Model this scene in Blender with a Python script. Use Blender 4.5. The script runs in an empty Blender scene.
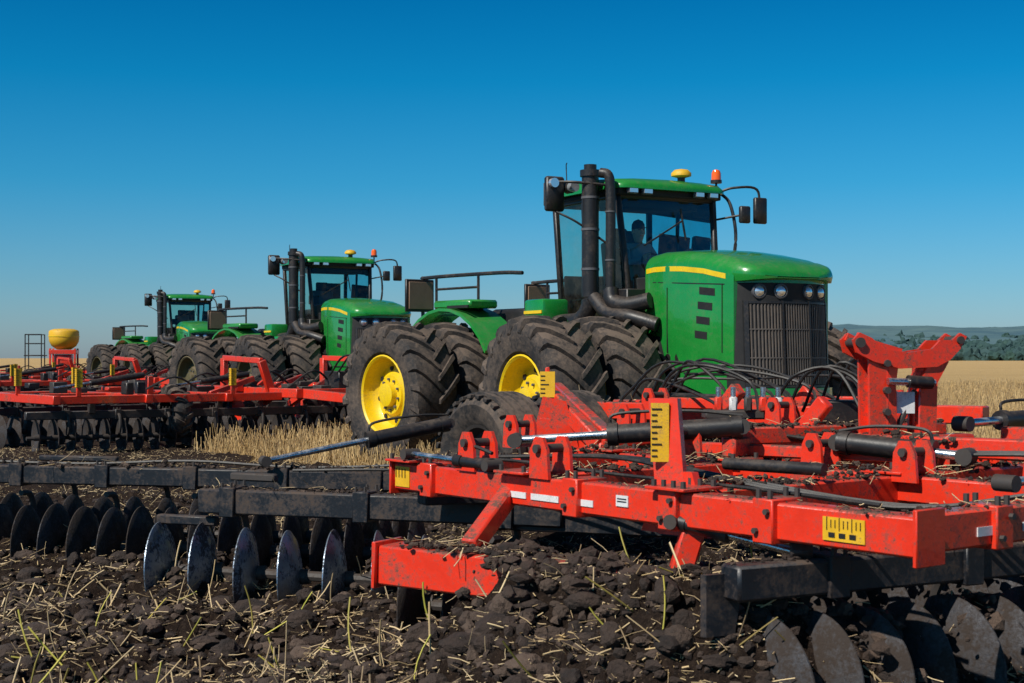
import bpy, bmesh, math, random
import numpy as np
from mathutils import Vector, Matrix, Quaternion
random.seed(7); rng=np.random.default_rng(7)
sc=bpy.context.scene
V=Vector

# ------------------------------------------------------------------ materials
def nt(name):
    m=bpy.data.materials.new(name); m.use_nodes=True
    n=m.node_tree; b=n.nodes['Principled BSDF']
    return m,n,b
def noise(n,scale,detail=4,rough=.6,coord='Object',vec=None):
    t=n.nodes.new('ShaderNodeTexNoise'); t.inputs['Scale'].default_value=scale
    t.inputs['Detail'].default_value=detail; t.inputs['Roughness'].default_value=rough
    if vec is None:
        c=n.nodes.new('ShaderNodeTexCoord'); vec=c.outputs[coord]
    n.links.new(vec,t.inputs['Vector']); return t
def maprange(n,src,a,b,c=0,d=1):
    r=n.nodes.new('ShaderNodeMapRange'); n.links.new(src,r.inputs[0])
    r.inputs[1].default_value=a; r.inputs[2].default_value=b; r.inputs[3].default_value=c; r.inputs[4].default_value=d
    return r.outputs[0]
def mth(n,op,a,b):
    r=n.nodes.new('ShaderNodeMath'); r.operation=op; r.use_clamp=False
    for i,s in enumerate((a,b)):
        if isinstance(s,(int,float)): r.inputs[i].default_value=s
        else: n.links.new(s,r.inputs[i])
    return r.outputs[0]
def mixc(n,f,a,b):
    r=n.nodes.new('ShaderNodeMix'); r.data_type='RGBA'
    if isinstance(f,(int,float)): r.inputs[0].default_value=f
    else: n.links.new(f,r.inputs[0])
    for i,s in ((6,a),(7,b)):
        if isinstance(s,tuple): r.inputs[i].default_value=(*s[:3],1)
        else: n.links.new(s,r.inputs[i])
    return r.outputs[2]
def bump(n,b,h,strength=.3,dist=.02):
    r=n.nodes.new('ShaderNodeBump'); r.inputs['Strength'].default_value=strength; r.inputs['Distance'].default_value=dist
    n.links.new(h,r.inputs['Height']); n.links.new(r.outputs[0],b.inputs['Normal'])
def paint(name,col,rough=.35,dust=.4,dcol=(.17,.12,.085),scale=3,metal=0.,coat=0.,top=.8,bs=.12,lo=.5,hi=.68,spl=0.,film=0.):
    m,n,b=nt(name)
    n1=noise(n,scale,6,.7); n2=noise(n,scale*9,5,.7)
    g=n.nodes.new('ShaderNodeNewGeometry'); s=n.nodes.new('ShaderNodeSeparateXYZ'); n.links.new(g.outputs['Normal'],s.inputs[0])
    up=maprange(n,s.outputs[2],.35,.95)
    comb=mth(n,'ADD',mth(n,'MULTIPLY',n1.outputs[0],.6),mth(n,'MULTIPLY',n2.outputs[0],.4))
    patch=maprange(n,comb,lo,hi)
    patch2=maprange(n,comb,.36,.56)
    f=mth(n,'MULTIPLY',mth(n,'ADD',patch,mth(n,'MULTIPLY',mth(n,'MULTIPLY',up,patch2),top)),dust)
    if spl:   # small dried mud spatter
        n3=noise(n,scale*14,3,.55); f=mth(n,'ADD',f,mth(n,'MULTIPLY',mth(n,'MULTIPLY',maprange(n,n3.outputs[0],.60,.66),maprange(n,n1.outputs[0],.38,.6)),spl))
    if film:  # thin uniform dust film
        f=mth(n,'ADD',f,mth(n,'MULTIPLY',n2.outputs[0],film))
    f=mth(n,'MINIMUM',f,.95)
    var=mixc(n,maprange(n,n1.outputs[0],.3,.7),tuple(c*.8 for c in col),tuple(min(1,c*1.12) for c in col))
    n.links.new(mixc(n,f,var,dcol),b.inputs['Base Color'])
    n.links.new(maprange(n,mth(n,'ADD',f,mth(n,'MULTIPLY',n2.outputs[0],.15)),0,1,rough,.95),b.inputs['Roughness'])
    if metal: n.links.new(maprange(n,f,0,1,metal,0),b.inputs['Metallic'])
    b.inputs['Coat Weight'].default_value=coat
    bump(n,b,n2.outputs[0],bs,.01)
    return m
M={}
M['green']=paint('green_paint',(.009,.25,.034),.20,.22,coat=.6,scale=1.6,spl=.2,film=.04)
M['red']=paint('red_paint',(.86,.038,.012),.30,.74,dcol=(.095,.06,.042),scale=4.4,coat=.3,top=1.1,lo=.49,hi=.62,spl=.8,film=.04)
M['yel']=paint('yellow_paint',(.90,.60,.0),.35,.35,scale=3,spl=.4,film=.05,coat=.2)
M['rim2']=paint('dusty_rim',(.10,.08,.03),.6,.7,scale=3)
M['orange_yel']=paint('decal_yellow',(.85,.48,.01),.45,.5,scale=9,spl=.6,film=.1)
M['blk']=paint('black_metal',(.012,.012,.014),.36,.4,dcol=(.12,.085,.06),scale=3.5,film=.08)
M['gang']=paint('gang_beam_black',(.012,.014,.019),.36,.75,dcol=(.075,.05,.036),scale=5,top=.9,spl=.8,lo=.47,hi=.62)
M['rub']=paint('tyre_rubber',(.020,.018,.018),.72,.9,dcol=(.13,.095,.072),scale=2.2,bs=.5,lo=.44,hi=.64,spl=.4)
M['hose']=paint('hose_rubber',(.012,.012,.012),.5,.25,scale=8)
M['steel']=paint('disc_steel',(.34,.42,.52),.27,.95,dcol=(.036,.025,.019),scale=5,metal=.95,top=.5,lo=.48,hi=.56,bs=.3)
M['steel2']=paint('disc_steel_soiled',(.09,.09,.10),.42,1.0,dcol=(.034,.023,.017),scale=6,metal=.7,top=.5,lo=.38,hi=.54,bs=.6)
M['rod']=paint('chrome_rod',(.6,.63,.66),.18,.3,scale=10,metal=1)
M['cast']=paint('cast_iron',(.05,.042,.038),.6,.8,dcol=(.05,.034,.025),scale=5)
M['plate']=paint('brown_plate',(.26,.155,.10),.6,.4,scale=6)
M['white']=paint('white_decal',(.75,.75,.74),.4,.6,scale=9,spl=.6)
M['dark']=paint('dark_interior',(.01,.01,.011),.7,.1,scale=8)
M['grey']=paint('grey_plastic',(.10,.10,.11),.5,.3,scale=8)
M['rib']=paint('grille_ribs',(.11,.095,.085),.5,.5,scale=5)
M['tick']=paint('tick_black',(.01,.01,.01),.5,.1,scale=8)
m,n,b=nt('beacon_orange'); b.inputs['Base Color'].default_value=(.9,.13,.01,1); b.inputs['Roughness'].default_value=.15; b.inputs['Coat Weight'].default_value=.5; M['beacon']=m
m,n,b=nt('headlight_lens'); b.inputs['Base Color'].default_value=(.75,.8,.85,1); b.inputs['Roughness'].default_value=.08; b.inputs['Metallic'].default_value=.7; M['lens']=m
m,n,b=nt('cab_glass'); n.nodes.remove(b)
tr=n.nodes.new('ShaderNodeBsdfTransparent'); tr.inputs[0].default_value=(.62,.86,.82,1)
gl=n.nodes.new('ShaderNodeBsdfGlossy'); gl.inputs['Roughness'].default_value=.03; gl.inputs[0].default_value=(.8,.95,1,1)
df=n.nodes.new('ShaderNodeBsdfDiffuse'); df.inputs[0].default_value=(.30,.26,.2,1)
fr=n.nodes.new('ShaderNodeFresnel'); fr.inputs[0].default_value=1.45
mx=n.nodes.new('ShaderNodeMixShader'); n.links.new(fr.outputs[0],mx.inputs[0]); n.links.new(tr.outputs[0],mx.inputs[1]); n.links.new(gl.outputs[0],mx.inputs[2])
dn=noise(n,5,6,.7); mx2=n.nodes.new('ShaderNodeMixShader'); n.links.new(maprange(n,dn.outputs[0],.4,.8,0,.12),mx2.inputs[0]); n.links.new(mx.outputs[0],mx2.inputs[1]); n.links.new(df.outputs[0],mx2.inputs[2])
n.links.new(mx2.outputs[0],n.nodes['Material Output'].inputs[0]); M['glass']=m
m,n,b=nt('soil_clod'); a=noise(n,7,6,.7); c2=noise(n,70,4,.75)
c=mixc(n,maprange(n,a.outputs[0],.35,.7),(.013,.008,.006),(.064,.039,.028))
g_=n.nodes.new('ShaderNodeNewGeometry'); c=mixc(n,mth(n,'MULTIPLY',mth(n,'POWER',g_.outputs['Random Per Island'],3.),.8),c,(.14,.094,.068))
n.links.new(c,b.inputs['Base Color']); b.inputs['Roughness'].default_value=.85
bump(n,b,c2.outputs[0],1.0,.018); M['clod']=m
def strawmat(name,c1,c2,sc_=3):
    m,n,b=nt(name); a=noise(n,sc_,3,.6,'Object')
    oi=n.nodes.new('ShaderNodeNewGeometry')
    c=mixc(n,maprange(n,a.outputs[0],.3,.7),c1,c2)
    c=mixc(n,mth(n,'MULTIPLY',mth(n,'POWER',oi.outputs['Random Per Island'],1.7),.85),c,(.14,.085,.045))
    n.links.new(c,b.inputs['Base Color']); b.inputs['Roughness'].default_value=.6; return m
M['straw']=strawmat('dry_straw',(.62,.43,.20),(.82,.64,.38))
M['stub']=strawmat('stubble_stalks',(.56,.37,.15),(.74,.53,.25),.6)
M['weed']=strawmat('green_stem',(.36,.38,.05),(.66,.52,.10))

# ------------------------------------------------------------------ mesh builder
class MB:
    def __init__(s): s.v=[];s.f=[];s.mi=[];s.mats=[];s.M=Matrix.Identity(4)
    def mat(s,k):
        if k not in s.mats: s.mats.append(k)
        return s.mats.index(k)
    def add(s,vs,fs,k):
        o=len(s.v); i=s.mat(k); s.v+= [tuple(s.M@V(p)) for p in vs]
        for f in fs: s.f.append(tuple(o+j for j in f)); s.mi.append(i)
    def box(s,c,size,k,R=None,bev=.012):
        bm=bmesh.new(); bmesh.ops.create_cube(bm,size=1)
        for v in bm.verts: v.co=V((v.co.x*size[0],v.co.y*size[1],v.co.z*size[2]))
        bv=min(bev,.24*min(size))
        if bv>.0015: bmesh.ops.bevel(bm,geom=bm.edges[:],offset=bv,segments=2 if bv>.03 else 1,affect='EDGES',profile=.5)
        R=R or Matrix.Identity(3); c=V(c)
        bm.verts.index_update()
        s.add([c+R@v.co for v in bm.verts],[[v.index for v in f.verts] for f in bm.faces],k); bm.free()
    def frame(s,d,up=V((0,0,1))):
        x=V(d).normalized(); 
        if abs(x.dot(up))>.98: up=V((1,0,0))
        y=up.cross(x).normalized(); z=x.cross(y)
        return Matrix((x,y,z)).transposed()
    def beam(s,p1,p2,w,h,k,bev=.010):
        p1=V(p1);p2=V(p2); s.box((p1+p2)/2,((p2-p1).length,w,h),k,s.frame(p2-p1),bev)
    def cyl(s,p1,p2,r,k,r2=None,n=16):
        p1=V(p1);p2=V(p2);r2=r if r2 is None else r2; R=s.frame(p2-p1); vs=[]
        for p,rr in ((p1,r),(p2,r2)):
            for i in range(n):
                a=2*math.pi*i/n; vs.append(p+R@V((0,rr*math.cos(a),rr*math.sin(a))))
        fs=[(i,(i+1)%n,n+(i+1)%n,n+i) for i in range(n)]+[tuple(range(n))[::-1],tuple(range(n,2*n))]
        s.add(vs,fs,k)
    def tube(s,pts,r,k,n=8,sub=6):
        P=[V(p) for p in pts]; Q=[]
        E=[P[0]*2-P[1]]+P+[P[-1]*2-P[-2]]
        for i in range(1,len(E)-2):
            for j in range(sub):
                t=j/sub; a,b_,c,d=E[i-1],E[i],E[i+1],E[i+2]
                Q.append(.5*((2*b_)+(c-a)*t+(2*a-5*b_+4*c-d)*t*t+(3*b_-a-3*c+d)*t**3))
        Q.append(P[-1]); vs=[]
        up=V((0,0,1))
        for i,q in enumerate(Q):
            d=(Q[min(i+1,len(Q)-1)]-Q[max(i-1,0)]).normalized()
            y=up.cross(d)
            if y.length<.05: y=V((0,1,0)).cross(d) if abs(d.y)<.9 else V((1,0,0)).cross(d)
            y.normalize()
            if i and y.dot(py)<0: y=-y
            py=y; z=d.cross(y)
            for j in range(n):
                a=2*math.pi*j/n; vs.append(q+y*r*math.cos(a)+z*r*math.sin(a))
        fs=[(i*n+j,i*n+(j+1)%n,(i+1)*n+(j+1)%n,(i+1)*n+j) for i in range(len(Q)-1) for j in range(n)]
        fs+=[tuple(range(n)),tuple(range((len(Q)-1)*n,len(Q)*n))]
        s.add(vs,fs,k)
    def prism(s,poly,vec,k):
        n=len(poly); vec=V(vec); vs=[V(p)-vec/2 for p in poly]+[V(p)+vec/2 for p in poly]
        s.add(vs,[tuple(range(n))[::-1],tuple(range(n,2*n))]+[(i,(i+1)%n,n+(i+1)%n,n+i) for i in range(n)],k)
    def rev(s,prof,c,ax,k,n=32,closed=False):
        R=s.frame(ax); c=V(c); vs=[]
        for a_,r in prof:
            for i in range(n):
                t=2*math.pi*i/n; vs.append(c+R@V((a_,r*math.cos(t),r*math.sin(t))))
        m_=len(prof); fs=[]
        for q in range(m_ if closed else m_-1):
            q2=(q+1)%m_
            for i in range(n): fs.append((q*n+i,q*n+(i+1)%n,q2*n+(i+1)%n,q2*n+i))
        s.add(vs,fs,k)
    def loft(s,secs,k,cap=True):
        n=len(secs[0]); vs=[p for q in secs for p in q]
        fs=[(i*n+j,i*n+(j+1)%n,(i+1)*n+(j+1)%n,(i+1)*n+j) for i in range(len(secs)-1) for j in range(n)]
        if cap: fs+=[tuple(range(n))[::-1],tuple(range((len(secs)-1)*n,len(secs)*n))]
        s.add(vs,fs,k)
    def mesh(s,name,ang=38):
        me=bpy.data.meshes.new(name); me.from_pydata(s.v,[],s.f)
        for k in s.mats: me.materials.append(M[k])
        me.polygons.foreach_set('material_index',s.mi)
        bm=bmesh.new(); bm.from_mesh(me); bmesh.ops.recalc_face_normals(bm,faces=bm.faces); bm.to_mesh(me); bm.free()
        me.polygons.foreach_set('use_smooth',[True]*len(me.polygons)); me.set_sharp_from_angle(angle=math.radians(ang)); me.update()
        return me
def obj(name,me,parent=None,loc=(0,0,0),rot=(0,0,0)):
    o=bpy.data.objects.new(name,me); sc.collection.objects.link(o); o.location=loc; o.rotation_euler=rot
    if parent: o.parent=parent
    return o
def empty(name,loc=(0,0,0),rz=0,parent=None):
    o=bpy.data.objects.new(name,None); sc.collection.objects.link(o); o.location=loc; o.rotation_euler=(0,0,rz); o.empty_display_size=.3
    if parent: o.parent=parent
    return o

# ------------------------------------------------------------------ wheel
def tyre(mb,R,W,rr,nl,lug=.055,seg=48):
    prof=[(-.36*W,rr),(-.45*W,rr+.05),(-.505*W,(rr+R)/2-.02),(-.50*W,R-.19),(-.455*W,R-.1),(-.36*W,R-.065),(-.15*W,R-lug+.0),(0,R-lug+.005)]
    prof=prof+[(-a,r) for a,r in prof[-2::-1]]
    mb.rev(prof,(0,0,0),(0,1,0),'rub',seg)
    for sg in (-1,1):
        for i in range(nl):
            a0=2*math.pi*(i+(.5 if sg>0 else 0))/nl; secs=[]
            for t,rt,rb,hw in ((-.03,R-.006,R-lug-.02,.028),(.3,R,R-lug-.02,.03),(.65,R-.006,R-.085,.034),(.93,R-.035,R-.12,.04),(1.0,R-.09,R-.16,.042),(1.03,R-.20,R-.22,.036)):
                a=a0+t*.36*(W/.72); y=sg*min(t,1.02)*W/2
                q=[]
                for (r_,w_) in ((rb,-hw*1.25),(rt,-hw),(rt,hw),(rb,hw*1.25)):
                    aa=a+w_/R; off=sg*(.012 if t>=.93 and r_==rt else 0)
                    q.append(V((r_*math.cos(aa),y+off,r_*math.sin(aa))))
                secs.append(q)
            mb.loft(secs,'rub')
mb=MB(); TR,TW=1.02,.70
tyre(mb,TR,TW,.54,20)
WM_t=mb.mesh('ag_tyre',30)
def rim(k):
    mb=MB()
    mb.rev([(-.29,.555),(-.30,.535),(-.28,.51),(-.2,.505),(-.12,.485),(-.07,.43),(-.10,.30),(-.16,.27),(-.16,.17),(-.24,.16),(-.25,.10),(-.25,0.001)],(0,0,0),(0,1,0),k,40)
    mb.rev([(.28,.555),(.26,.50),(-.05,.48)],(0,0,0),(0,1,0),k,40)
    for i in range(10):
        a=2*math.pi*i/10; mb.cyl((.215*math.cos(a),-.19,.215*math.sin(a)),(.215*math.cos(a),-.13,.215*math.sin(a)),.018,'grey',n=6)
    for i in range(8):
        a=2*math.pi*(i+.5)/8; mb.cyl((.37*math.cos(a),-.105,.37*math.sin(a)),(.37*math.cos(a),-.05,.37*math.sin(a)),.035,'dark',n=10)
    return mb.mesh('rim_'+k)
WM_r=rim('yel'); WM_r2=rim('rim2')

# ------------------------------------------------------------------ tractor
def hood_sec(x,w,zt,zb,rc=.2,dip=.03):
    pts=[V((x,-w*.97,zb)),V((x,-w,zb+.3*(zt-zb))),V((x,-w,zt-rc-.02))]
    for i in range(1,7):
        a=math.pi/2*i/6; pts.append(V((x,-w+rc*(1-math.cos(a)),zt-rc+rc*math.sin(a)-dip)))
    pts.append(V((x,-w*.3,zt-dip*.3))); pts.append(V((x,0,zt)))
    return pts+[V((p.x,-p.y,p.z)) for p in pts[-2::-1]]
def panel(mb,z0,z1,W,xb,bul,k,off=0,y0=None,y1=None,lean=.05,th=.06,nz=8,ny=24):
    y0=-W if y0 is None else y0; y1=W if y1 is None else y1; g=[]
    for j in range(nz+1):
        z=z0+(z1-z0)*j/nz
        for i in range(ny+1):
            y=y0+(y1-y0)*i/ny; x=xb+bul*(1-abs(y/W)**2.6)-(z-1)*lean+off; g.append(V((x,y,z)))
    n=ny+1; back=[p-V((th,0,0)) for p in g]; N=len(g)
    fs=[(j*n+i,j*n+i+1,(j+1)*n+i+1,(j+1)*n+i) for j in range(nz) for i in range(ny)]
    fb=[tuple(N+q for q in f[::-1]) for f in fs]
    rim=[i for i in range(n)]+[j*n+ny for j in range(1,nz+1)]+[nz*n+i for i in range(ny-1,-1,-1)]+[j*n for j in range(nz-1,0,-1)]
    side=[(rim[i],rim[(i+1)%len(rim)],N+rim[(i+1)%len(rim)],N+rim[i]) for i in range(len(rim))]
    mb.add(g+back,fs+fb+side,k)
def gx(y,z,off=0): return 3.88+.27*(1-abs(y/.68)**2.6)-(z-1)*.05+off

hb=MB()
hb.loft([hood_sec(*q) for q in ((2.0,.60,2.80,1.85),(2.3,.64,2.82,1.60),(2.55,.66,2.81,1.38),(2.8,.67,2.80,1.2),(3.3,.685,2.75,1.08),(3.7,.69,2.67,1.03),(3.86,.685,2.62,1.02))],'green')
hb.loft([hood_sec(*q) for q in ((3.84,.686,2.625,2.36,.14),(3.97,.66,2.585,2.36,.12),(4.06,.58,2.54,2.37,.09),(4.12,.45,2.49,2.38,.05),(4.15,.3,2.45,2.39,.03))],'green')
panel(hb,.97,1.16,.70,3.90,.28,'green',off=.03,th=.2)
MH=hb.mesh('hood_shell',50)
gb=MB()
panel(gb,1.10,2.385,.68,3.88,.27,'dark',th=.14)
for i in range(31):
    y=-.53+1.06*i/30
    gb.beam((gx(y,1.2,.008),y,1.2),(gx(y,2.1,.008),y,2.1),.014,.02,'rib',0)
for z in (1.18,2.12):
    panel(gb,z-.012,z+.012,.68,3.88,.27,'blk',off=.022,y0=-.56,y1=.56,th=.02,nz=1)
for z in (1.5,1.82): panel(gb,z-.006,z+.006,.68,3.88,.27,'rib',off=.020,y0=-.56,y1=.56,th=.02,nz=1)
for a_,b_ in ((-.60,-.56),(.56,.60),(-.2,-.18),(.18,.2)): panel(gb,1.16,2.14,.68,3.88,.27,'blk',off=.03,y0=a_,y1=b_,th=.03,nz=3,ny=2)
panel(gb,2.34,2.375,.68,3.88,.27,'green',off=.006,th=.03,nz=1)
for y in (-.44,-.2,.2,.44):
    x=gx(y,2.26)
    gb.rev([(-.02,.085),(.02,.085),(.025,.072),(.012,.068)],(x,y,2.245),(1,-.25 if y<0 else .25,0),'grey',20)
    gb.rev([(.005,.068),(.028,.05),(.036,.02),(.037,.001)],(x,y,2.245),(1,-.25 if y<0 else .25,0),'lens',20)
MG=gb.mesh('front_grille')
db=MB()
def sidestrip(x0,x1,zf,h,k,off=.004):
    for sg in (-1,1):
        n=8; vs=[]
        for i in range(n+1):
            x=x0+(x1-x0)*i/n
            w=np.interp(x,[2.0,2.3,2.8,3.3,3.7,3.86],[.60,.64,.67,.685,.69,.685])+off
            z=zf(x); vs+=[V((x,sg*w,z-h/2)),V((x,sg*w,z+h/2)),V((x,sg*(w-.02),z+h/2)),V((x,sg*(w-.02),z-h/2))]
        db.loft([vs[i*4:i*4+4] for i in range(n+1)],k)
sidestrip(2.03,3.72,lambda x:np.interp(x,[2,2.3,2.8,3.3,3.7],[2.56,2.575,2.555,2.50,2.42]),.06,'yel')
for q in range(4): sidestrip(3.22-.03*q,3.52-.05*q,lambda x,q=q:2.28-.17*q-(x-3.2)*.1,.085,'dark')
sidestrip(2.9,3.8,lambda x:1.32,.02,'dark',.003)
sidestrip(2.2,3.7,lambda x:2.42-.06*(x-2.2),.012,'dark',.003)
for x in (2.55,3.66): 
    for sg in (-1,1): db.box((x,sg*(.657 if x<3 else .687),1.95),(.012,.02,.78),'dark',bev=0)
for sg in (-1,1):
    db.box((2.45,sg*.62,1.45),(1.0,.03,.62),'dark',bev=.004)
    for i in range(4): db.cyl((2.15+.2*i,sg*.63,1.5),(2.15+.2*i,sg*.66,1.5),.05,'blk',n=12)
    db.tube([(2.0,sg*.66,1.7),(2.4,sg*.68,1.55),(2.8,sg*.68,1.3)],.03,'hose',7)
db.cyl((1.36,-1.0,2.35),(1.36,-1.0,3.78),.108,'blk',n=24); db.cyl((1.36,-1.0,3.78),(1.36,-1.0,3.86),.13,'blk',n=24); db.cyl((1.36,-1.0,3.86),(1.36,-1.0,3.93),.08,'blk',n=20)
for z in (2.6,3.1,3.5): db.cyl((1.36,-1.0,z),(1.36,-1.0,z+.03),.115,'grey',n=24)
db.tube([(1.72,-.93,2.3),(1.72,-.93,2.9),(1.72,-.93,3.55),(1.70,-.95,3.76),(1.62,-1.02,3.80)],.062,'blk',12)
for z in (2.7,3.3): db.cyl((1.72,-.93,z),(1.72,-.93,z+.02),.07,'grey',n=16)
db.tube([(1.36,-1.0,2.4),(1.34,-1.0,2.15),(1.15,-1.02,1.98),(.7,-1.05,1.95),(.4,-1.0,1.9)],.11,'blk',12)
db.tube([(1.72,-.93,2.35),(1.78,-.93,2.2),(2.0,-.85,2.15),(2.25,-.7,2.2)],.10,'blk',12)
db.tube([(1.45,-1.0,2.25),(1.75,-.98,2.05),(2.1,-.9,2.0),(2.4,-.7,1.9)],.09,'blk',12)
db.box((1.75,-.72,2.1),(.5,.3,.5),'blk'); db.box((1.9,0,1.9),(.5,1.1,1.2),'dark')
db.box((2.3,0,.98),(3.2,.8,.42),'blk'); db.cyl((1.9,-2.1,1.02),(1.9,2.1,1.02),.17,'blk',n=16)
db.box((2.9,0,1.35),(2.2,1.05,.5),'dark')
db.box((.6,-.98,1.78),(.9,.5,.42),'green',bev=.05); db.box((.6,-1.235,1.83),(.86,.012,.05),'yel',bev=0)
db.box((.35,-1.05,2.12),(.5,.4,.3),'green',bev=.04); db.box((.35,-1.255,2.1),(.46,.012,.04),'yel',bev=0)
db.box((.7,0,1.72),(1.9,1.5,.4),'blk'); db.box((0.1,0,1.1),(1.2,.5,.7),'blk')
db.box((.55,.98,1.75),(.9,.5,.45),'green',bev=.05)
MD=db.mesh('chassis_and_exhaust')
# cab
cb=MB(); gl_=MB()
zb,zt=1.95,3.56
B=[V((.20,-.70,zb)),V((1.80,-.66,zb)),V((1.80,.66,zb)),V((.20,.70,zb))]
T=[V((.10,-.76,zt)),V((1.58,-.74,zt)),V((1.58,.74,zt)),V((.10,.76,zt))]
for a,c in zip(B,T): cb.beam(a,c,.075,.075,'blk',.015)
for i in range(4):
    cb.beam(B[i],B[(i+1)%4],.07,.12,'blk'); cb.beam(T[i],T[(i+1)%4],.07,.10,'blk')
for sg in (-1,1): cb.beam((.86,sg*.70,zb),(.80,sg*.755,zt),.06,.05,'blk')
cb.beam((1.825,-.50,2.9),(1.745,.15,3.25),.015,.02,'blk',0); cb.beam((1.69,.15,3.4),(1.74,.2,3.0),.012,.03,'blk',0)
def quad(a,b_,c,d): gl_.add([a,b_,c,d],[(0,1,2,3)],'glass')
for i in range(4):
    j=(i+1)%4; quad(B[i],B[j],T[j],T[i])
cb.box((.70,.05,2.25),(.5,.5,.16),'grey',bev=.04); cb.box((.45,.05,2.66),(.14,.50,.80),'grey',Matrix.Rotation(-.15,3,'Y'),bev=.05); cb.box((.38,.05,3.15),(.10,.28,.2),'dark',bev=.04)
cb.box((.70,0.05,2.08),(.3,.3,.25),'dark'); cb.box((1.60,0,2.22),(.25,.9,.5),'dark',bev=.05); cb.box((.9,-.38,2.4),(.5,.14,.1),'dark'); cb.box((1.25,-.48,2.8),(.05,.24,.2),'dark')
cb.box((.16,0,2.3),(.06,1.3,.6),'dark'); cb.box((.9,.55,2.6),(.3,.06,.22),'dark'); cb.box((.16,.35,2.9),(.05,.5,.7),'dark'); cb.box((1.2,0,3.46),(.5,1.2,.1),'dark')
cb.tube([V((1.26+.19*.5*math.cos(t),.05+.19*math.sin(t),2.70+.19*.85*math.cos(t)*-1)) for t in np.linspace(0,2*math.pi,13)],.016,'dark',6,3)
cb.cyl((1.52,0.05,2.4),(1.27,0.05,2.69),.03,'dark')
rs=[]
for x,w,h in ((-.04,.76,.08),(.02,.84,.13),(.3,.88,.165),(1.2,.88,.175),(1.62,.86,.14),(1.74,.80,.09),(1.78,.72,.05)):
    z0=3.62; q=[V((x,-w,z0)),V((x,-w,z0+h*.45)),V((x,-w+.06,z0+h*.85)),V((x,-w*.6,z0+h)),V((x,0,z0+h*1.08))]
    rs.append(q+[V((p.x,-p.y,p.z)) for p in q[-2::-1]])
cb.loft(rs,'green'); cb.box((.86,0,3.585),(1.66,1.6,.085),'dark')
for y in (-.62,-.4,.4,.62):
    cb.box((1.74,y,3.59),(.06,.16,.08),'grey'); cb.box((1.776,y,3.59),(.01,.12,.05),'lens',bev=0)
for y in (-.6,.6): cb.box((-.03,y,3.64),(.06,.16,.1),'grey')
cb.cyl((1.45,.90,3.62),(1.45,.90,3.80),.015,'blk'); cb.cyl((1.45,.90,3.80),(1.45,.90,3.84),.075,'blk')
cb.rev([(0,.065),(.09,.062),(.13,.045),(.145,.001)],(1.45,.90,3.84),(0,0,1),'beacon',16)
cb.cyl((1.5,.30,3.72),(1.5,.30,3.84),.05,'blk'); cb.rev([(0,.06),(.02,.13),(.06,.13),(.10,.09),(.115,.001)],(1.5,.3,3.83),(0,0,1),'orange_yel',20)
cb.tube([(.3,-.7,3.78),(.28,-.7,4.05),(.3,-.7,4.1)],.008,'blk',5)
cb.tube([(1.55,-.8,3.66),(1.35,-1.2,3.70),(1.1,-1.38,3.72)],.02,'blk',6); cb.tube([(1.5,-.78,2.9),(1.3,-1.15,3.2),(1.1,-1.36,3.35)],.016,'blk',6)
cb.box((1.08,-1.36,3.57),(.10,.26,.44),'blk',bev=.03); cb.box((1.00,-1.36,3.57),(.06,.2,.3),'grey'); cb.cyl((1.14,-1.42,3.70),(1.2,-1.42,3.70),.06,'lens')
cb.cyl((1.15,-1.15,3.66),(1.24,-1.15,3.66),.065,'lens'); cb.cyl((1.05,-1.15,3.66),(1.15,-1.15,3.66),.075,'blk')
cb.tube([(1.55,.84,3.66),(1.7,1.0,3.72),(1.82,1.28,3.70),(1.84,1.30,3.4)],.018,'blk',6); cb.box((1.86,1.30,3.42),(.07,.2,.34),'blk',bev=.03)
cb.tube([(1.62,.78,2.6),(1.75,.92,2.75),(1.8,.95,3.1),(1.72,.92,3.5),(1.6,.84,3.66)],.022,'blk',6)
cb.tube([(1.62,.78,3.3),(1.9,.98,3.35)],.015,'blk',6); cb.box((1.92,1.0,3.35),(.07,.16,.22),'blk',bev=.02)
MC=cb.mesh('cab',45); MGl=gl_.mesh('cab_glass')
# rear
rb=MB()
rb.box((-1.9,0,1.05),(2.9,.85,.5),'blk'); rb.cyl((-1.9,-2.1,1.02),(-1.9,2.1,1.02),.17,'blk'); rb.box((-1.9,0,1.5),(2.6,1.2,.5),'green',bev=.06)
for sg in (-1,1):
    secs=[]
    for a in np.linspace(.5,2.3,9):
        r=1.17; x=-1.9+r*math.cos(a); z=1.02+r*math.sin(a); secs.append([V((x,sg*.70,z)),V((x,sg*1.32,z-.02)),V((x+.03*math.cos(a),sg*1.32,z+.02)),V((x+.04*math.cos(a),sg*.70,z+.05))])
    rb.loft(secs,'green'); rb.box((-1.75,sg*1.0,2.26),(.9,.5,.12),'green',bev=.04)
    rb.box((-1.55,sg*1.28,2.22),(.5,.02,.04),'dark',bev=0)
    rb.tube([(-2.75,sg*1.05,2.1),(-2.75,sg*1.05,2.62),(-2.6,sg*1.05,2.68),(-1.0,sg*1.0,2.68),(-.5,sg*.95,2.66)],.028,'blk',7)
    rb.tube([(-2.4,sg*1.05,2.50),(-1.4,sg*1.03,2.50)],.02,'blk',6)
    rb.tube([(-1.4,sg*1.03,2.2),(-1.4,sg*1.03,2.68)],.02,'blk',6); rb.tube([(-2.4,sg*1.05,2.2),(-2.4,sg*1.05,2.68)],.02,'blk',6)
    rb.box((-2.74,sg*1.12,2.42),(.05,.50,.48),'blk',bev=.03); rb.box((-2.70,sg*1.12,2.42),(.02,.42,.40),'plate',bev=.004)
rb.box((-1.2,0,1.95),(1.0,1.2,.5),'blk',bev=.06); rb.box((-3.4,0,.75),(.7,.3,.15),'blk'); rb.box((-3.2,0,1.3),(.3,.9,.9),'blk')
rb.box((-.55,-.55,1.75),(.7,.35,.5),'yel',bev=.05)
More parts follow.
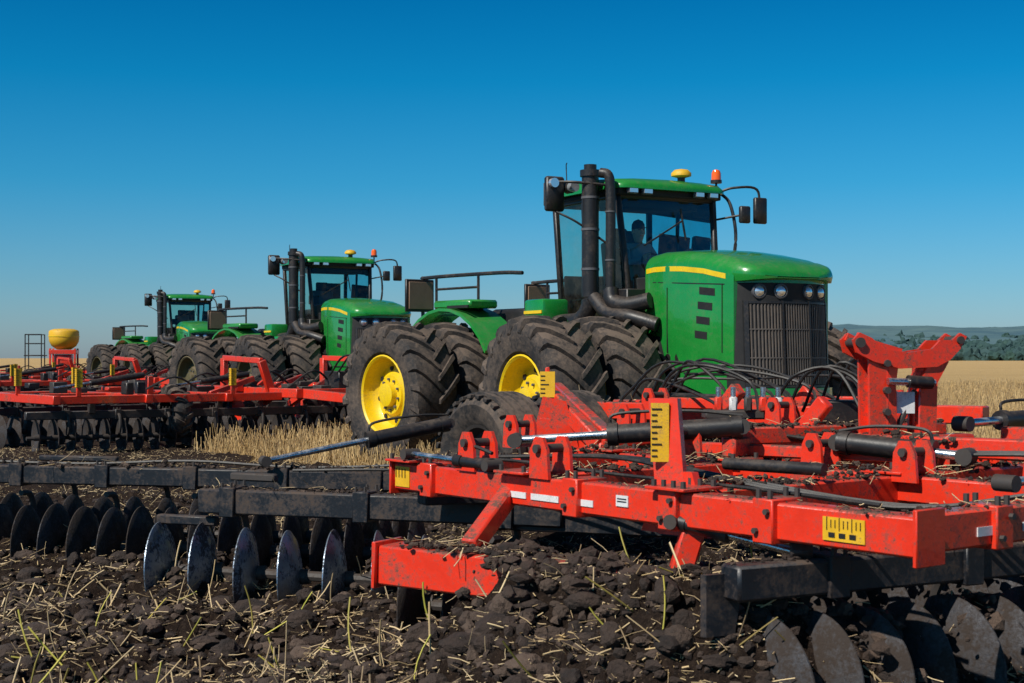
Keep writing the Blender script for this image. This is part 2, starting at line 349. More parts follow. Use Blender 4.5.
MR=rb.mesh('rear_body')
TH_F=math.atan2(-.875,.485); TH_R=math.atan2(-.788,.616)
def tractor(O,name='articulated_tractor',rimm=None):
    e=empty(name,(O[0],O[1],0),TH_F)
    for nm,me in (('hood',MH),('grille',MG),('chassis',MD),('cab_frame',MC),('cab_windows',MGl)): obj(nm,me,e)
    r=empty('rear_section',(0,0,0),TH_R-TH_F,e); obj('rear_body',MR,r)
    for ax,par in ((1.9,e),(-1.9,r)):
        for y in (-2.02,-1.16,1.16,2.02):
            ro=random.random()*6.28
            for nm,me in (('tyre',WM_t),('rim',rimm)):
                o=obj(nm,me,par,(ax,y,TR-.03),(0,ro,0))
                if y>0: o.scale=(1,-1,1)
    return e
T1=(1.20,19.57);T2=(-4.64,33.3);T3=(-12.3,52.3)
tractor(T1,rimm=WM_r); tractor(T2,rimm=WM_r2); tractor(T3,rimm=WM_r2)

# ------------------------------------------------------------------ driver (seated)
def driver(O):
    me=bpy.data.meshes.new('driver')
    J=dict(p=(0,0,0),ab=(.0,0,.2),ch=(-.03,0,.42),nk=(-.02,0,.56),
      sl=(-.03,.19,.5),el=(.12,.25,.27),wl=(.36,.16,.34),sr=(-.03,-.19,.5),er=(.12,-.25,.27),wr=(.36,-.16,.34),
      hl=(.02,.1,-.02),kl=(.45,.14,.02),al=(.58,.14,-.38),tl=(.74,.14,-.42),hr=(.02,-.1,-.02),kr=(.45,-.14,.02),ar=(.58,-.14,-.38),tr=(.74,-.14,-.42))
    rad=dict(p=.15,ab=.15,ch=.17,nk=.06,sl=.075,el=.05,wl=.032,sr=.075,er=.05,wr=.032,hl=.1,kl=.07,al=.045,tl=.04,hr=.1,kr=.07,ar=.045,tr=.04)
    ks=list(J); ix={k:i for i,k in enumerate(ks)}
    ed=[('p','ab'),('ab','ch'),('ch','nk'),('ch','sl'),('sl','el'),('el','wl'),('ch','sr'),('sr','er'),('er','wr'),('p','hl'),('hl','kl'),('kl','al'),('al','tl'),('p','hr'),('hr','kr'),('kr','ar'),('ar','tr')]
    me.from_pydata([J[k] for k in ks],[(ix[a],ix[b]) for a,b in ed],[])
    m,n,b=nt('grey_shirt'); a=noise(n,12); n.links.new(mixc(n,a.outputs[0],(.20,.22,.26),(.32,.35,.40)),b.inputs['Base Color']); b.inputs['Roughness'].default_value=.9
    M['jacket']=m; me.materials.append(m)
    m,n,b=nt('skin'); b.inputs['Base Color'].default_value=(.62,.36,.25,1); b.inputs['Roughness'].default_value=.55; M['skin']=m
    par=empty('driver',(O[0]+.84*.485+.08*.875,O[1]-.84*.875+.08*.485,2.46),TH_F)
    o=obj('body',me,par); sk=o.modifiers.new('skin','SKIN')
    for i,k in enumerate(ks): me.skin_vertices[0].data[i].radius=(rad[k],rad[k])
    me.skin_vertices[0].data[0].use_root=True
    s=o.modifiers.new('sub','SUBSURF'); s.levels=1; s.render_levels=2; sk.use_smooth_shade=True
    h=MB(); h.rev([(-.15,.045),(-.11,.062),(-.06,.078),(0,.085),(.06,.078),(.10,.05),(.115,.001)],(0,0,.72),(0,0,1),'skin',16)
    h.prism([(.08,0,.73),(.11,0,.685),(.08,0,.68)],(0,.03,0),'skin')
    for sg in (-1,1):
        h.box((0,sg*.088,.71),(.04,.02,.06),'skin'); h.box((.078,sg*.032,.735),(.012,.026,.012),'dark',bev=0)
        h.box((.40,sg*.165,.345),(.08,.035,.08),'skin',bev=.008)
        for i in range(4): h.tube([(.42,sg*.165,.32+.022*i),(.46,sg*.155,.32+.022*i),(.455,sg*.12,.32+.022*i)],.009,'skin',6,3)
        h.tube([(.38,sg*.15,.36),(.41,sg*.12,.38)],.010,'skin',6,3)
    h.box((.08,0,.655),(.012,.05,.01),'beacon',bev=0)
    h.rev([(-.01,.091),(.05,.088),(.10,.06),(.125,.001)],(-.005,0,.755),(0,0,1),'dark',16); h.prism([(.07,-.07,.765),(.16,-.05,.755),(.16,.05,.755),(.07,.07,.765)],(0,0,.012),'dark')
    obj('head_and_hands',h.mesh('driver_head'),par)
driver(T1)

# ------------------------------------------------------------------ disc parts
def disc(mb,c,ax,r=.30,k='steel2',n=28):
    mb.rev([(-.015,.001),(-.012,.06),(.008,.15),(.035,.24),(.062,r),(.068,r),(.043,.24),(.016,.15),(-.004,.06),(-.008,.001)],c,ax,k,n)
    mb.rev([(-.07,.001),(-.07,.045),(.09,.045),(.09,.001)],c,ax,'cast',10)
def gang(mb,p1,p2,zbeam=.63,sp=.25,w=.12,h=.13,r=.3,flip=1,n=28,ext=0,k='gang',shank=True,dk='steel2',dax=None,zc=.25):
    p1=V((*p1,0));p2=V((*p2,0)); L=(p2-p1).length; d=(p2-p1)/L; side=V((-d.y,d.x,0))
    mb.beam(p1+V((0,0,zbeam))-d*ext,p2+V((0,0,zbeam)),w,h,k,.012)
    N=int(L/sp); mb.cyl(p1+d*.02+V((0,0,zc)),p2-d*.02+V((0,0,zc)),.03,'cast',n=8)
    for i in range(N):
        c=p1+d*(sp*(i+.5))+V((0,0,zc+random.uniform(-.008,.008)))
        ax=(V(dax).normalized() if dax else d)+V((random.uniform(-.05,.05),random.uniform(-.05,.05),random.uniform(-.03,.03)))
        disc(mb,c,ax*flip,r*random.uniform(.94,1.0),n=n,k=dk)
        if shank and i%3==1:
            q=c+d*sp*.5
            mb.tube([q+V((0,0,.36)),q+side*.13+V((0,0,.33)),q+side*.17+V((0,0,.15)),q+side*.08+V((0,0,.02)),q],.022,'cast',6,4)
            mb.box(V((q.x,q.y,zbeam)),(.10,w+.04,h+.03),k,mb.frame(d),.006)
            for sx in (-.03,.03):
                for sy in (-1,1): b0=V((q.x,q.y,zbeam+h/2))+d*sx+side*sy*(w/2+.008); mb.cyl(b0,b0+V((0,0,.045)),.009,'cast',n=6)
def ruler(mb,p,h,w,n_,k='orange_yel'):
    n_=V(n_).normalized(); R=mb.frame(n_); c=V(p)+V((0,0,h/2))
    mb.box(c,(.012,w,h),k,R,0)
    t=n_.cross(V((0,0,1)))
    N=int(h/.026)
    for i in range(1,N):
        l=w*(.55 if i%3==0 else .3); mb.box(V(p)+V((0,0,h*i/N))+n_*.008+t*(w/2-l/2-.004),(.004,l,.006),'tick',R,0)
def harrow_mesh():
    g=MB(); z=.9
    for sg in (-1,1):
        g.beam((4.2,0,.7),(1.5,sg*.95,z),.14,.16,'red')
        g.beam((1.6,sg*1.05,z),(-2.6,sg*1.05,z),.14,.16,'red')
        for y in (2.2,3.6,5.1): g.beam((1.3,sg*y,z-.05),(-2.1,sg*y,z-.05),.12,.14,'red')
        for x in (1.2,-.4,-2.0): g.beam((x,sg*1.2,z-.05),(x,sg*5.15,z-.05),.11,.13,'red')
        gang(g,(1.2,sg*.2),(.75,sg*5.4),.6,.27,n=18); gang(g,(-1.9,sg*.2),(-1.35,sg*5.4),.6,.27,flip=-1,n=18)
        g.beam((-2.9,sg*.4,.55),(-2.9,sg*5.4,.55),.1,.12,'gang')
        for x in (.9,-1.5): g.beam((x,sg*2.2,.62),(x,sg*2.2,z),.1,.1,'gang'); g.beam((x,sg*4.4,.62),(x,sg*4.4,z),.1,.1,'gang')
        for y in (1.5,3.4): g.cyl((.6,sg*y,1.22),(.6,sg*(y+.9),1.1),.05,'blk'); g.cyl((.6,sg*(y+.9),1.1),(.6,sg*(y+1.5),1.02),.022,'rod')
        g.beam((.6,sg*1.05,z),(.6,sg*1.25,1.45),.1,.14,'red'); g.beam((.6,sg*3.3,z),(.6,sg*3.3,1.2),.1,.12,'red')
        g.beam((-1.2,sg*1.05,z),(-1.2,sg*1.05,1.5),.1,.14,'red'); g.beam((.6,sg*1.25,1.45),(-1.2,sg*1.05,1.5),.08,.1,'red')
        for x,y in ((1.3,2.2),(1.3,4.8),(-.4,5.15),(-2,3.6)):
            g.beam((x+.1,sg*y,z),(x+.1,sg*y,1.22),.07,.05,'red'); ruler(g,(x+.13,sg*y,1.05),.28,.10,(1,0,0)); ruler(g,(x+.1,sg*y-.04,1.05),.28,.08,(0,-1,0))
        g.M=Matrix.Translation((-1.2,sg*.62,.62)); tyre(g,.5,.36,.28,14,.03,24); g.rev([(-.12,.3),(-.1,.2),(-.1,.001)],(0,0,0),(0,1,0),'red',16)
        g.M=Matrix.Translation((.9,sg*3.0,.62)); tyre(g,.45,.30,.25,14,.03,24); g.M=Matrix.Identity(4)
        g.beam((-1.2,sg*.3,.62),(-.2,sg*.3,1.0),.1,.12,'red')
    for x in (1.4,.2,-1.2,-2.5): g.beam((x,-1.1,z+.003),(x,1.1,z+.003),.13,.14,'red')
    g.box((1.2,0,1.12),(.5,.4,.3),'blk')
    for i in range(6):
        y=-.3+.12*i; g.tube([(1.3,y,1.2),(2.2,y*1.5,1.55+.05*i),(3.4,y*.6,1.2),(4.6,y*.5,1.35)],.018,'hose',6)
    r_=random.Random(5)
    for i in range(34):
        x=r_.uniform(-2,1.4); y=r_.uniform(-5,5); g.box((x,y,.93+r_.uniform(0,.1)),(r_.uniform(.08,.35),r_.uniform(.08,.35),r_.uniform(.06,.2)),r_.choice(['red','gang','blk','cast']))
    for i in range(8):
        y=r_.uniform(-5,4); x=r_.uniform(-1.8,1.0); g.beam((x,y,.9),(x+r_.uniform(-.5,.5),y+r_.uniform(.3,.9),1.15),.06,.09,'red')
    for i in range(16):
        y=r_.uniform(-5,4); x=r_.uniform(-2,1.2); g.tube([(x,y,1.0),(x+.2,y+.4,1.15+r_.uniform(0,.15)),(x,y+.9,1.0)],.018,'hose',5,4)
    g.box((-2.0,2.6,1.08),(.4,.5,.3),'red'); g.beam((4.2,0,.7),(5.0,0,.7),.1,.1,'blk')
    return g.mesh('disc_harrow_mesh')
HM=harrow_mesh()
for (ox,oy) in (T1,T2,T3):
    e=empty('disc_harrow',(ox-.616*8.0,oy+.788*8.0,0),TH_R); obj('frame_and_gangs',HM,e)

# seed hopper on the last harrow
s=MB()
s.rev([(-.45,.28),(-.3,.50),(-.12,.60),(.0,.62),(.30,.62),(.36,.58),(.42,.40),(.44,.001)],(0,0,2.30),(0,0,1),'orange_yel',28)
s.rev([(-.01,.64),(.03,.64)],(0,0,2.40),(0,0,1),'yel',28)
s.box((0,0,1.75),(1.1,1.0,.18),'red'); s.box((0,0,1.35),(.7,.7,.6),'red',bev=.04)
for x in (-.5,.5):
    for y in (-.45,.45): s.beam((x,y,.8),(x,y,1.9),.08,.08,'red')
for x in (-.85,-1.5):
    for y in (-.45,.45): s.beam((x,y,.8),(x,y,2.5),.045,.045,'blk')
for z in (1.6,2.1,2.48):
    for y in (-.45,.45): s.beam((-.85,y,z),(-1.5,y,z),.04,.04,'blk')
    s.beam((-1.5,-.45,z),(-1.5,.45,z),.04,.04,'blk')
s.box((-1.15,0,1.6),(.8,1.0,.05),'blk'); s.beam((-1.5,0,.8),(1.2,0,.8),.12,.14,'red')
for i in range(5): s.tube([(.2*i-.4,-.3,1.2),(.3*i-.6,-.8,1.0),(.5*i-1,-1.3,.7)],.03,'hose',6)
e=empty('seed_hopper',(-18.9,60,0),math.radians(10)); obj('hopper_and_frame',s.mesh('seed_hopper_mesh'),e)

# ------------------------------------------------------------------ foreground harrow (world metres)
F=MB(); FE=empty('disc_harrow')
A0,A1=V((-.6,7.9,.85)),V((1.5,5.15,.85)); u=(A1-A0).normalized(); v=V((-u.y,u.x,0)).normalized()
if v.x<0: v=-v
nA=-v
F.beam(A0,A1,.13,.15,'red'); 
F.box(A1+u*.012,(.02,.17,.21),'red',F.frame(u),.004)
F.box(A0-u*.012,(.02,.17,.20),'red',F.frame(u),.004)
C0=A1-u*.09
F.beam(C0+v*.07+V((0,0,.003)),C0+v*3.4,.12,.145,'red')
for s_,l0,l1 in ((1.25,.07,3.2),(2.35,.07,3.6),(3.35,.07,4.2)):
    p=A1-u*s_; F.beam(p+v*l0+V((0,0,.004)),p+v*l1+V((0,0,.004)),.12,.14,'red')
for s_ in (1.45,2.9): F.beam(A1+v*s_-u*.15+V((0,0,.012)),A0+v*s_+V((0,0,.012)),.12,.13,'red')
for s_ in (1.25,2.35,3.35):
    for l in (.0,1.45,2.9):
        p=A1-u*s_+v*l; F.box(p+V((0,0,.09)),(.24,.24,.014),'red',F.frame(u),.003)
        for a in (-.09,.09):
            for b_ in (-.09,.09): F.cyl(p+u*a+v*b_+V((0,0,.09)),p+u*a+v*b_+V((0,0,.125)),.013,'cast',n=6)
def onA(a,b_,h,k,off=.068,dz=0,base=A0,d=u,n_=nA):
    p=base+d*a+n_*off+V((0,0,dz)); q=base+d*b_+n_*off+V((0,0,dz)); F.beam(p,q,.005,h,k,0)
onA(.02,.16,.11,'orange_yel'); onA(3.04,3.24,.09,'orange_yel',.069)
for i in range(9): onA(3.06+.02*i,3.063+.02*i,.05 if i%3==0 else .03,'tick',.072,.02)
for i in range(3): onA(3.07+.05*i,3.10+.05*i,.018,'tick',.072,-.022)
for i in range(4): onA(.03+.03*i,.034+.03*i,.05,'tick',.072,.02)
for i in range(3): onA(.98+.25*i,1.19+.25*i,.030,'white',.068,-.02)
onA(1.85,1.93,.05,'white',.0685,.01); onA(1.86,1.92,.004,'tick',.0715,.02); onA(1.86,1.92,.004,'tick',.0715,.008)
for i in range(3): F.beam(C0+v*(.35+.3*i)+u*.0632+V((0,0,-.01)),C0+v*(.55+.3*i)+u*.0632+V((0,0,-.01)),.005,.035,'white',0)
def bracket(p,d,w,h,l=.11,k='red'):
    F.box(p,(l,w,h),k,F.frame(d),.006)
    sd=V((-d.y,d.x,0))
    for a in (-.03,.03):
        for b_ in (-1,1):
            F.cyl(p+d*a+sd*b_*(w/2-.015)+V((0,0,h/2)),p+d*a+sd*b_*(w/2-.015)+V((0,0,h/2+.035)),.012,'cast',n=6)
            F.cyl(p+d*a+sd*b_*(w/2)+V((0,0,.04*a/.03)),p+d*a+sd*b_*(w/2+.018)+V((0,0,.04*a/.03)),.013,'cast',n=6)
for t in (.35,1.55,2.2,2.75): bracket(A0+u*t,u,.19,.18)
for t in (.5,1.3,2.0): bracket(C0+v*t,v,.17,.17)
F.prism([V((.66,6.33,.72)),V((.78,6.23,.72)),V((.74,6.30,1.32)),V((.62,6.38,1.32))],(.02,.03,0),'red')
ruler(F,(.655,6.30,1.04),.26,.080,(-.1,-1,0))
F.beam((.70,6.35,1.0),(.72,7.0,.9),.04,.08,'red')
F.prism([V((.60,6.45,.72)),V((.86,6.15,.72)),V((.80,6.22,1.0)),V((.68,6.36,1.0))],(.03,.022,0),'red')
def clevis(p,h=.2,w=.15,d=u,gap=.07):
    sd=V((-d.y,d.x,0))
    for sg in (-1,1):
        c=V(p)+sd*sg*gap
        F.prism([c-d*w/2,c+d*w/2,c+d*w*.42+V((0,0,h*.7)),c+d*w*.2+V((0,0,h)),c-d*w*.2+V((0,0,h)),c-d*w*.42+V((0,0,h*.7))],sd*.018,'red')
    F.cyl(V(p)-sd*(gap+.03)+V((0,0,h*.72)),V(p)+sd*(gap+.03)+V((0,0,h*.72)),.022,'cast',n=10)
for p in (A0+u*.7+V((0,0,.07)),A0+u*1.3+V((0,0,.07)),(.95,7.9,.95),(1.95,6.9,.9),(1.65,7.6,.9),(.05,8.75,.95),(2.35,6.25,.9)): clevis(p)
E0,E1=V((-.60,6.95,.50)),V((.95,6.05,.46)); F.beam(E0,E1,.2,.19,'red'); F.box(E0-(E1-E0).normalized()*.012,(.022,.24,.225),'red',F.frame(E1-E0),.004)
F.beam((-.2,6.72,.6),(.0,7.1,.84),.08,.1,'red'); F.beam((.7,6.1,.5),(.8,6.1,.84),.08,.1,'red')
# gangs
gang(F,(-3.9,10.15),(-.35,9.35),.68,.22,flip=-1,n=32,dax=(.99,-.10,0),zc=.19,r=.29)
gang(F,(-3.9,10.9),(-.6,10.1),.60,.26,flip=-1,n=24,dax=(.99,-.1,0),zc=.2,r=.28,w=.08,h=.08)
F.beam((-3.4,10.25,.78),(-2.8,10.1,.78),.05,.04,'gang')
gang(F,(-2.25,8.83),(.30,7.95),.63,.295,w=.14,h=.15,r=.29,flip=-1,n=40,ext=-.38,dk='steel',dax=(.985,-.05,0),zc=.20)
F.beam((-2.2,8.85,.50),(-1.8,8.7,.50),.06,.06,'gang')
F.beam((-1.75,8.9,.76),(-1.45,8.75,.76),.06,.05,'cast')
gang(F,(-.60,7.45),(.5,6.95),.36,.27,w=.08,h=.06,r=.27,flip=-1,n=32,dax=(.98,-.15,0),zc=.22)
gang(F,(.84,5.5),(3.1,6.65),.63,.24,w=.13,h=.14,r=.30,flip=1,n=40,zc=.20)
gang(F,(.9,6.3),(3.1,7.4),.5,.24,w=.08,h=.08,r=.29,flip=1,n=28,zc=.26)
gang(F,(2.0,9.5),(5.0,11.0),.63,.25,flip=1,n=20)
F.beam((-.35,9.35,.68),(.6,9.0,.70),.1,.12,'gang')
F.beam((-.5,7.85,.75),(.9,8.5,.72),.14,.12,'gang')
F.beam((.0,8.1,.60),(1.3,7.6,.60),.14,.15,'gang')
F.prism([V((.74,5.5,.42)),V((.86,5.56,.42)),V((.90,5.58,.66)),V((.74,5.5,.66))],(.02,-.02,0),'gang')
for t in (.35,1.2,2.0):
    p=V((.84,5.5,.70))+V((.89,.453,0))*t; F.beam(p,p+V((.02,.1,.12)),.09,.09,'gang')
# transport wheels
wy=math.atan2(-.8,.6)
for (x,y,z) in ((-.12,10.5,.74),(.42,10.9,.74)):
    F.M=Matrix.Translation((x,y,z))@Matrix.Rotation(wy,4,'Z'); 
    pr=[(-.16,.27),(-.20,.33),(-.215,.42),(-.18,.47),(-.12,.492),(.0,.50),(.12,.492),(.18,.47),(.215,.42),(.20,.33),(.16,.27)]
    F.rev(pr,(0,0,0),(0,1,0),'rub',48)
    for yy in (-.125,-.045,.045,.125):
        F.rev([(yy-.028,.488),(yy-.024,.512),(yy+.024,.512),(yy+.028,.488)],(0,0,0),(0,1,0),'rub',48)
    for sg in (-1,1):
        for i in range(30):
            a=2*math.pi*i/30; F.box((.478*math.cos(a),sg*.185,.478*math.sin(a)),(.03,.05,.045),'rub',Matrix.Rotation(-a,3,'Y'),.004)
    F.rev([(-.17,.275),(-.16,.25),(-.08,.22),(-.06,.12),(-.12,.10),(-.12,.001)],(0,0,0),(0,1,0),'cast',32)
    for i in range(6):
        a=2*math.pi*i/6; F.cyl((.17*math.cos(a),-.1,.17*math.sin(a)),(.17*math.cos(a),-.06,.17*math.sin(a)),.014,'grey',n=6)
    F.M=Matrix.Identity(4)
F.beam((.15,10.75,.74),(.35,9.6,1.0),.10,.14,'red'); F.beam((.35,9.6,1.0),(.6,8.9,.9),.12,.14,'red')
def hyd(p1,p2,f=.5,r=.045,rr=.02):
    p1=V(p1);p2=V(p2); m_=p1.lerp(p2,f); F.cyl(p1,m_,rr,'rod',n=14); F.cyl(m_,p2,r,'blk',n=18); d=(p2-p1).normalized()
    F.cyl(m_-d*.01,m_+d*.05,r*1.18,'blk',n=18); F.cyl(p2-d*.06,p2,r*1.15,'blk',n=18)
    sd=d.cross(V((0,0,1))).normalized()
    for p in (p1,p2): F.cyl(p-sd*.05,p+sd*.05,rr*1.8,'cast',n=12)
    F.tube([m_+V((0,0,r)),m_+V((0,0,r+.06))+d*.05,m_.lerp(p2,.6)+V((0,0,r+.05)),p2+V((0,0,.06))],.010,'hose',6)
hyd((-1.65,9.5,.81),(-.45,10.0,1.04),.55,.05,.02)
hyd((.02,8.1,1.03),(1.28,7.9,1.12),.42,.055,.024)
hyd((2.05,5.9,.98),(2.75,6.4,1.0),.3,.05,.02)
hyd((2.3,7.2,1.0),(1.75,7.6,1.05),.25,.055,.025)
hyd((-.55,7.7,.98),(-.1,7.15,.96),.6,.03,.016)
hyd((1.2,5.75,.70),(.7,6.1,.80),.6,.03,.018)
hyd((2.6,8.2,1.12),(3.6,9.0,1.15),.3,.05,.025)
F.cyl((1.05,7.0,.98),(1.45,6.6,.98),.03,'blk'); F.cyl((-.5,8.2,.88),(.1,8.4,.90),.03,'rod')
# upper tier of red members
F.beam((.25,11.2,1.10),(2.5,9.0,1.12),.12,.13,'red'); F.beam((.9,12.2,1.08),(3.3,9.9,1.1),.12,.13,'red')
F.beam((.35,11.1,1.25),(.62,9.3,.98),.08,.12,'red'); F.beam((.30,9.4,1.22),(.55,8.9,.95),.07,.11,'red'); F.beam((.55,8.9,.98),(1.5,9.5,1.05),.09,.11,'red')
F.beam((1.0,10.2,1.18),(1.9,9.6,1.18),.10,.08,'red'); F.beam((1.35,9.6,1.05),(1.5,9.4,1.3),.08,.10,'red')
F.beam((2.0,8.9,1.0),(1.2,7.9,1.0),.09,.11,'red'); F.beam((1.2,8.0,1.06),(2.6,8.6,1.06),.10,.10,'red')
F.beam((1.9,8.0,1.02),(2.9,7.2,1.02),.10,.11,'red'); F.beam((2.9,8.4,1.04),(4.2,7.4,1.04),.10,.11,'red')
F.beam((1.0,8.3,.98),(2.2,7.35,.98),.06,.07,'red')
F.prism([V((.1,9.3,.85)),V((.45,9.2,.85)),V((.35,9.2,1.22)),V((.2,9.25,1.25))],(.0,.03,0),'red')
F.beam((.235,9.42,1.0),(.235,9.42,1.44),.06,.03,'red'); ruler(F,(.235,9.39,1.24),.17,.10,(-.2,-1,0))
F.beam((1.9,9.9,1.0),(2.05,9.7,1.28),.10,.12,'red'); F.beam((1.75,8.75,1.0),(1.9,8.6,1.24),.07,.10,'red'); F.beam((1.2,11.0,1.18),(2.6,9.7,1.20),.09,.07,'red')
for p in ((1.0,9.9,1.12),(1.7,9.0,1.08),(2.2,8.6,1.08),(2.6,9.4,1.12),(.8,9.5,1.02)): clevis(p,.17,.13)
for i in range(5): F.box((1.35+.09*i,9.3-.04*i,1.20),(.05,.05,.10),('red','white','cast')[i%3]); F.cyl((1.35+.09*i,9.3-.04*i,1.24),(1.35+.09*i,9.3-.04*i,1.31),.018,'rod',n=10)
F.box((1.48,9.33,1.13),(.45,.2,.06),'cast')
F.beam((1.2,10.8,1.22),(2.1,10.2,1.2),.16,.03,'blk'); F.box((2.15,9.3,1.15),(.35,.25,.15),'blk'); F.box((2.5,8.9,1.16),(.25,.2,.1),'red')
# tower (lock / fold stand) at the right
def tw(px,z): return V((px,8.0+.25*(px-2.2),z))
def plate2(poly,th=.02,gap=.12,k='red'):
    for sg in (-1,1): F.prism([p+V((-.24,1,0)).normalized()*gap*sg/2*1.0 for p in poly],V((-.24,1,0)).normalized()*th,k)
plate2([tw(1.97,.98),tw(2.13,.98),tw(2.12,1.35),tw(2.14,1.50),tw(2.16,1.55),tw(1.98,1.60),tw(1.90,1.64),tw(1.88,1.60),tw(1.96,1.50)])
plate2([tw(1.90,1.64),tw(1.86,1.60),tw(1.88,1.53),tw(1.98,1.48),tw(2.14,1.44),tw(2.36,1.45),tw(2.44,1.49),tw(2.50,1.55),tw(2.54,1.62),tw(2.50,1.64),tw(2.45,1.60),tw(2.38,1.60),tw(2.33,1.55),tw(2.18,1.53),tw(2.04,1.55),tw(1.97,1.61)],.022,.15)
plate2([tw(2.26,1.02),tw(2.36,1.02),tw(2.37,1.36),tw(2.44,1.48),tw(2.34,1.50),tw(2.27,1.38)])
F.beam(tw(2.05,1.0),tw(2.05,1.48),.13,.10,'red'); F.beam(tw(2.31,1.0),tw(2.31,1.46),.08,.09,'red')
F.cyl(tw(1.89,1.585)+V((.03,-.1,0)),tw(1.89,1.585)+V((.0,.1,0)),.028,'cast'); F.cyl(tw(2.50,1.60)+V((.02,-.1,0)),tw(2.5,1.6)+V((-.02,.1,0)),.022,'cast')
for z in (1.2,1.32,1.47): F.cyl(tw(2.05,z)+V((.03,-.1,0)),tw(2.05,z)+V((-.0,.1,0)),.02,'cast',n=8)
F.cyl(tw(2.08,1.37)+V((0,-.1,0)),tw(2.36,1.36)+V((0,-.1,0)),.02,'rod'); F.cyl(tw(2.20,1.37)+V((0,-.1,0)),tw(2.34,1.36)+V((0,-.1,0)),.035,'blk')
F.beam(tw(1.95,1.02),tw(2.6,1.02),.14,.10,'red'); F.box(tw(2.2,1.25)+V((0,-.05,0)),(.10,.01,.12),'white',bev=0)
F.beam(tw(2.15,1.1)+V((0,-.04,0)),tw(2.26,1.32)+V((0,-.04,0)),.03,.03,'cast')
rnd=random.Random(3)
for i in range(9):
    x0=.95+rnd.uniform(-.2,.2); y0=10.6+rnd.uniform(-.5,.5); x1=1.4+.10*i+rnd.uniform(-.1,.1)
    F.tube([(x0,y0,1.10),(x0+.12,y0-.2,1.30+rnd.uniform(-.1,.12)),((x0+x1)/2+rnd.uniform(-.1,.1),y0-.5,1.40+rnd.uniform(-.1,.1)),(x1-.02,9.6,1.30+rnd.uniform(-.1,.1)),(x1,9.35,1.12)],.011,'hose',6)
for i in range(5):
    x0=1.7+.1*i; F.tube([(x0,9.3,1.15),(x0+.1,9.1,1.38+.03*i),(x0+.35,9.0,1.42-.04*i),(x0+.5,8.8,1.1)],.011,'hose',6)
for i in range(6):
    o_=.04*i; F.tube([(1.0+o_,8.7,1.02),(1.5,8.2+o_,1.06),(2.0,7.5+o_,1.0),(2.6,7.0+o_,1.02),(3.4,6.9+o_,1.0)],.010,'hose',6)
for i in range(3):
    o_=.05*i; F.tube([A1-u*3.2+v*(.3+o_)+V((0,0,.10)),A1-u*2.3+v*(.5+o_)+V((0,0,.14)),A1-u*1.4+v*(.3+o_)+V((0,0,.11)),A1-u*.6+v*(.6+o_)+V((0,0,.02)),A1-u*.1+v*(.9+o_)+V((0,0,.1))],.010,'hose',6)
F.tube([(-.4,7.75,.95),(0,7.2,.98),(.5,6.7,.95),(1.0,6.0,.95),(1.4,5.4,.94)],.009,'hose',6)
F.tube([(-1.4,9.1,.78),(-.9,8.9,.80),(-.4,8.5,.83),(-.2,8.0,.92)],.010,'hose',6)
F.tube([(-3.9,10.15,.77),(-3.0,9.95,.76),(-2.2,9.78,.79),(-1.4,9.6,.76),(-.4,9.4,.80)],.011,'hose',6)
obj('frame_and_gangs',F.mesh('harrow_frame'),FE)

# ------------------------------------------------------------------ noise helpers
def vnoise(x,y,seed=0):
    xi=np.floor(x).astype(np.int64); yi=np.floor(y).astype(np.int64); fx=x-xi; fy=y-yi
    fx=fx*fx*(3-2*fx); fy=fy*fy*(3-2*fy)
    def h(a,b):
        n_=(a*374761393+b*668265263+seed*974711)&0x7fffffff
        n_=((n_^(n_>>13))*1274126177)&0x7fffffff
        return ((n_^(n_>>16))&0xffff)/65535.
    return (h(xi,yi)*(1-fx)+h(xi+1,yi)*fx)*(1-fy)+(h(xi,yi+1)*(1-fx)+h(xi+1,yi+1)*fx)*fy
def tilled(x,y):
    x=x+(vnoise(x*.7,y*.7,5)-.5)*1.0
    q=.8*x+.6*y; s_=.6*x-.8*y
    t=(q<9.3)|((q<17.5)&(s_<-21.8))|((q<21.5)&(s_<-38))|((q<26.5)&(s_<-58))
    return t.astype(float)
MOUNDS=[(.52,6.24,.60,.24,-.5,.40),(.15,6.0,.55,.45,0,.15),(.85,5.75,.30,.25,0,.17),(1.9,6.1,.9,.35,.45,.24),(-1.2,8.5,1.2,.22,-.33,.12),(-2.5,9.9,1.8,.3,-.2,.14),(-1.6,7.4,.7,.3,.2,.13),(-.3,7.6,.5,.3,-.3,.12),(-.5,6.35,.5,.25,-.2,.12),(-2.6,7.9,.6,.25,0,.14)]
def gheight(x,y):
    t=tilled(x,y); r=np.hypot(x,y); fade=np.clip(1.6-r/30,.2,1)
    h=(vnoise(x*.9,y*.9,1)-.5)*.14+(vnoise(x*3.1,y*3.1,2)-.5)*.12+(1-2*np.abs(vnoise(x*7,y*7,3)-.5))*.075+(vnoise(x*13,y*13,4)-.5)*.055+(1-2*np.abs(vnoise(x*26,y*26,6)-.5))*.028
    mz=0
    for mx_,my_,sx,sy,an,hh in MOUNDS:
        ca,sa=math.cos(an),math.sin(an); a=(x-mx_)*ca+(y-my_)*sa; b_=-(x-mx_)*sa+(y-my_)*ca
        mz=mz+hh*np.exp(-.5*((a/sx)**2+(b_/sy)**2))*(.8+.4*vnoise(x*4.2,y*4.2,9))
    mz=np.minimum(mz,.50)
    h2=(vnoise(x*2,y*2,8)-.5)*.04
    return t*(h*fade*(1+mz*.3)+mz-.04)+(1-t)*h2
def axis(dense0,dense1,st,far,g=1.10):
    a=list(np.arange(dense0,dense1,st)); s_=st; p=a[-1]
    while p<far: s_=min(s_*g,far*.12); p+=s_; a.append(p)
    return a
xp=axis(0,3.8,.019,4500,1.07); xs=np.array([-q for q in xp[:0:-1]]+xp)
